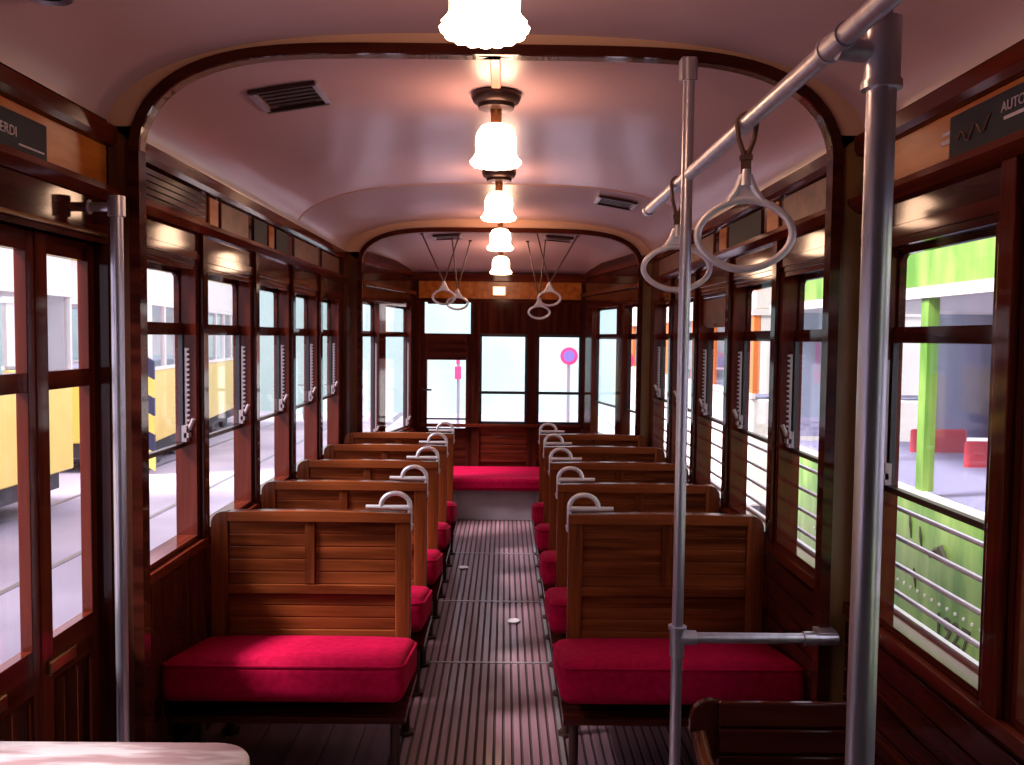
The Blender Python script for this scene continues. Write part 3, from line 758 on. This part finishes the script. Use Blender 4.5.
# ================================================================== outside
GZ = -.78
M['ground'] = noise_mat('yard_paving', (0.30, 0.25, 0.31), (0.46, 0.39, 0.46), (.5, .5, .5), 6, .8)
M['yellow'] = noise_mat('yellow_paint', (0.80, 0.55, 0.10), (0.86, 0.62, 0.14), (2, 2, 2), 3, .4, .2)
M['cream'] = noise_mat('cream_paint', (0.80, 0.74, 0.66), (0.86, 0.80, 0.74), (2, 2, 2), 3, .45)
M['green'] = noise_mat('brushed_green_paint', (0.10, 0.26, 0.02), (0.34, 0.52, 0.10), (7, 7, 1.6), 6, .45, .1, 0, 0, 1, .35, .68)
M['orange'] = base_mat('orange_varnish', (0.80, 0.22, 0.05), .4)
M['greygreen'] = noise_mat('pale_green_render', (0.36, 0.52, 0.47), (0.44, 0.58, 0.53), (.6, .6, .6), 4, .8)
M['whitewall'] = noise_mat('white_render', (0.55, 0.53, 0.62), (0.66, 0.64, 0.72), (.6, .6, .6), 4, .8)
M['slate'] = base_mat('grey_blue_paint', (0.27, 0.27, 0.38), .6)
M['rubber'] = base_mat('dark_underframe', (0.05, 0.045, 0.055), .7)
M['railsteel'] = base_mat('rail_steel', (0.30, 0.28, 0.33), .4, .7)
M['signred'] = base_mat('sign_red', (0.75, 0.04, 0.16), .4)
M['signblue'] = base_mat('sign_blue', (0.16, 0.12, 0.55), .4)
M['redseat'] = base_mat('red_plastic', (0.75, 0.05, 0.06), .4)
M['darkgreen'] = base_mat('dark_painted_marks', (0.07, 0.06, 0.03), .6)
MB().use('ground').box(-45, 45, -20, 60, GZ - .2, GZ).build('ground', kind='structure')
b = MB(); b.use('railsteel')
for x in (-3.1, -3.0, -4.4, -6.0, -7.45):
    b.box(x, x + .06, -15, 50, GZ, GZ + .012)
b.box(2.9, 2.96, -15, 50, GZ, GZ + .012).box(4.35, 4.41, -15, 50, GZ, GZ + .012)
b.build('ground_rails', kind='structure')

def tram(fr, L, W, lower, band, upper, z_sill, z_head, z_roof, wins, label, zb=-.28, post=None, pw=.09, lining='slate', seats=False, stripes=False, roofmat='cream', dots=False):
    """s along, n: 0 = visible face, negative = away"""
    o = empty('tram_car', fr(L / 2, -W / 2, GZ)); post = post or upper
    b = MB(fr); b.use(lower).box(0, L, -W, 0, zb, z_sill - .06)
    b.build('lower_body', o, bevel=.02)
    b = MB(fr); b.use(band).box(-.01, L + .01, -.03, .015, z_sill - .06, z_sill).box(-.01, L + .01, -W - .015, -W + .03, z_sill - .06, z_sill); b.build('waist_rail', o)
    b = MB(fr); b.use(band).box(-.01, L + .01, -W - .02, .02, z_head, z_head + .07); b.build('gutter_rail', o)
    b = MB(fr); b.use(upper).box(0, L, -W, 0, z_head + .07, z_roof); b.build('upper_panel', o, bevel=.02)
    b = MB(fr); b.use(roofmat).prism([(-W * .5 + (W * .5 + .05) * math.cos(t), z_roof + .42 * math.sin(t)) for t in [PI * k / 12 for k in range(13)]], -.05, L + .05, 's'); b.build('roof', o)
    xs = [0.0]
    n = wins; wd = L / n
    for i in range(n + 1):
        for nn in (0, 1):
            y0 = -.07 if nn == 0 else -W; 
            s0 = max(0, i * wd - pw / 2); s1 = min(L, i * wd + pw / 2)
            if seats and nn: s0, s1 = max(0, i * wd - .28), min(L, i * wd + .28)
            b = MB(fr); b.use('slate' if seats and nn else post).box(s0, s1, y0, y0 + .07, z_sill, z_head); b.build('window_post', o)
    for nn in (-.04, -W + .04):
        MB(fr).use('glass').box(.02, L - .02, nn - .002, nn + .002, z_sill, z_head).build('glazing', o)
    b = MB(fr); b.use(lining).box(.05, L - .05, -W + .08, -.08, z_sill - .062, z_sill - .045)
    for e in (.0, L - .06):
        b.use('slate' if seats else upper).box(e, e + .06, -W, -W + .6, z_sill, z_head).box(e, e + .06, -.6, -.075, z_sill, z_head)
    b.build('end_frame', o)
    for s in (L * .22, L * .78):
        b = MB(fr); b.use('rubber').box(s - 1.0, s + 1.0, -W + .25, -.2, zb - .2, zb)
        for ww in (s - .6, s + .6):
            for nn in (-.35, -W + .35): b.tube([(ww, nn, GZ + .33), (ww, nn + .1, GZ + .33)], .33, 20)
        b.build('bogie', o, smooth=True)
    b = MB(fr); b.use('rubber').box(.1, L - .1, -W + .3, -.15, zb - .25, zb); b.build('underframe', o)
    if seats:
        for k in range(int(L / .9)):
            s = .5 + k * .9; b = MB(fr); b.use('redseat').box(s, s + .4, -1.5, -1.0, z_sill - .25, z_sill - .18).box(s + .38, s + .43, -1.5, -1.0, z_sill - .2, z_sill + .16); b.build('seat', o, bevel=.03)
    return tag(o, label, 'tram')
FL = lambda x, y, ang=0: Frame((x, y, 0), (math.sin(ang), math.cos(ang), 0), (math.cos(ang), -math.sin(ang), 0))
FRt = lambda x, y, ang=0: Frame((x, y, 0), (math.sin(ang), math.cos(ang), 0), (-math.cos(ang), math.sin(ang), 0))
tA = tram(FL(-5.7, 1.5), 10.0, 2.3, 'yellow', 'cream', 'cream', .98, 2.0, 2.75, 10, 'yellow and cream tram standing outside the left door', lining='slate')
tB = tram(FL(-5.75, 14.2, math.radians(-7)), 8.5, 2.3, 'yellow', 'cream', 'cream', .98, 2.0, 2.75, 10, 'yellow and cream tram with black and yellow striped corner, beyond the left windows')
# striped corner board of the second tram
fB = FL(-5.75, 14.2, math.radians(-7))
b = MB(fB); z = -.72; i = 0
M['hazard'] = base_mat('hazard_black', (0.03, 0.03, 0.08), .5)
while z < 1.0:
    b.use('hazard' if i % 2 else 'yellow')
    b.prism([(-.0, z), (-1.0, z + .55), (-1.0, z + .85), (-.0, z + .30)], -.08, -.02, 's') if 0 else b.bm
    v = [b.bm.verts.new(fB(-.12, n_, zz)) for n_, zz in ((.06, z), (-.75, z + .5), (-.75, z + .80), (.06, z + .30))]
    u = [b.bm.verts.new(fB(-.04, n_, zz)) for n_, zz in ((.06, z), (-.75, z + .5), (-.75, z + .80), (.06, z + .30))]
    b.face(v); b.face(u[::-1])
    for k in range(4): b.face([v[k], v[(k + 1) % 4], u[(k + 1) % 4], u[k]])
    z += .30; i += 1
hb = b.build('striped_corner_board', tB)
tG = tram(FRt(2.66, -2.345), 10.745, 2.2, 'green', 'cream', 'green', .60, 1.80, 2.45, 7, 'green painted tram numbered 1927 close outside the right windows', post='green', seats=True, zb=-.5, roofmat='green')
text_mesh('1927', .20, 'darkgreen', 'number', tG, (2.655, 5.07, -.215), (0, -1, 0), (0, 0, 1), .002)
# painted marks (reed heads and a dark bird-like daub) and a row of rivets
gf = FRt(2.66, -2.5)
for s, z, l in ((7.90, .28, .16), (7.76, .24, .14), (7.82, -.02, .12)):
    MB(gf).use('darkgreen').tube([(s, .003, z), (s + .012, .003, z + l * .6), (s + .03, .003, z + l)], [.003, .012, .004], 6).build('painted_mark', tG)
MB(gf).use('darkgreen').tube([(7.40, .003, .24), (7.46, .003, .25), (7.52, .003, .30), (7.58, .003, .28), (7.66, .003, .22)], [.008, .022, .030, .020, .005], 8).build('painted_mark', tG)
for k in range(18, 52):
    MB(gf).use('cream').tube([(5.0 + k * .09, 0, -.03), (5.0 + k * .09, .008, -.03)], .011, 6).build('rivet', tG)
tR = tram(FRt(2.75, 9.3), 9.0, 2.2, 'cream', 'cream', 'cream', .95, 1.80, 2.45, 9, 'cream tram with orange window frames beyond the green one on the right', post='orange', pw=.22)

# buildings
def building(fr, L, D, H, wall, cols, rows_, label, wz=1.6, wh=1.3, ww=1.2, z0=.6):
    o = empty('building', fr(L / 2, -D / 2, GZ))
    MB(fr).use(wall).box(0, L, -D, 0, GZ, H).build('wall', o)
    MB(fr).use('slate').box(-.3, L + .3, -D - .3, .4, H, H + .25).build('roof', o)
    for r_ in range(rows_):
        for c_ in range(cols):
            s = L * (c_ + .5) / cols; z = z0 + r_ * 2.6
            b = MB(fr); b.use('whitewall').box(s - ww / 2 - .08, s + ww / 2 + .08, 0, .06, z - .08, z + wh + .08); wf = b.build('window_frame', o)
            MB(fr).use('slate').box(s - ww / 2, s + ww / 2, .06, .08, z, z + wh).build('pane', wf)
    return tag(o, label, 'building')
building(Frame((-16, 26, 0), (1, 0, 0), (0, -1, 0)), 40, 6, 6.5, 'greygreen', 0, 0, 'long pale green wall closing the yard behind the rear windows')
building(Frame((-15, -6, 0), (0, 1, 0), (1, 0, 0)), 30, 6, 7.0, 'whitewall', 8, 2, 'white building with dark windows behind the trams on the left', z0=1.2)
building(Frame((14, -6, 0), (0, 1, 0), (-1, 0, 0)), 30, 6, 5.0, 'whitewall', 8, 1, 'white building behind the green tram on the right', z0=1.2)

def round_sign(x, y, z, r, label):
    o = empty('round_sign', (x, y, GZ))
    MB().use('railsteel').tube([(x, y + .05, GZ), (x, y + .05, z + r)], .03, 10).build('post', o, smooth=True)
    MB().use('signred').tube([(x, y, z), (x, y + .03, z)], r, 32).build('disc', o, smooth=True)
    MB().use('signblue').tube([(x, y - .01, z), (x, y + .01, z)], r * .62, 28).build('disc_centre', o, smooth=True)
    tag(o, label, 'sign')
round_sign(1.18, 15.0, 1.22, .155, 'round red and violet sign seen through the right rear window')
round_sign(2.02, 14.0, 1.18, .15, 'red disc sign seen through the right corner panes')
o = empty('post_sign', (-.82, 17, GZ))
MB().use('railsteel').tube([(-.86, 17.05, GZ), (-.86, 17.05, 1.6)], .03, 10).build('post', o)
MB().use('signred').box(-.93, -.80, 17, 17.03, .70, .95).box(-.90, -.83, 17, 17.03, 1.0, 1.5).build('plates', o)
tag(o, 'narrow red plates on a post seen through the rear door pane', 'sign')
# parked bicycles in the yard beyond the third left window
def bicycle(x, y, label):
    o = empty('bicycle', (x, y, GZ)); 
    for e in (-.5, .5):
        b = MB(); b.use('slate').tube([(x + .33 * math.cos(2 * PI * k / 20), y + e + 0, GZ + .34 + .33 * math.sin(2 * PI * k / 20)) for k in range(20)], .02, 6, True) if 0 else b
        b = MB(); b.use('slate').tube([(x, y + e + .33 * math.cos(2 * PI * k / 20), GZ + .34 + .33 * math.sin(2 * PI * k / 20)) for k in range(20)], .02, 6, True); b.build('wheel', o)
    b = MB(); b.use('railsteel').tube([(x, y - .5, GZ + .34), (x, y - .35, GZ + .85), (x, y + .2, GZ + .8), (x, y, GZ + .34), (x, y - .35, GZ + .85)], .02, 6).tube([(x, y + .5, GZ + .34), (x, y + .2, GZ + .8), (x, y, GZ + .34), (x, y + .5, GZ + .34)], .02, 6)
    b.build('bike_frame', o)
    MB().use('rubber').box(x - .06, x + .06, y + .1, y + .34, GZ + .86, GZ + .92).build('saddle', o)
    MB().use('railsteel').tube([(x - .25, y - .38, GZ + 1.0), (x, y - .36, GZ + .98), (x + .25, y - .38, GZ + 1.0)], .015, 6).build('handlebar', o)
    tag(o, label, 'bicycle', 'bicycles parked in the yard')
for k, (x, y) in enumerate(((-5.2, 23.3), (-4.55, 23.5), (-3.9, 23.4))): bicycle(x, y, 'dark bicycle parked by the pale green wall, %s of three' % ('leftmost', 'middle', 'rightmost')[k])

for ob in bpy.data.objects:
    if '_o' in ob: del ob['_o']
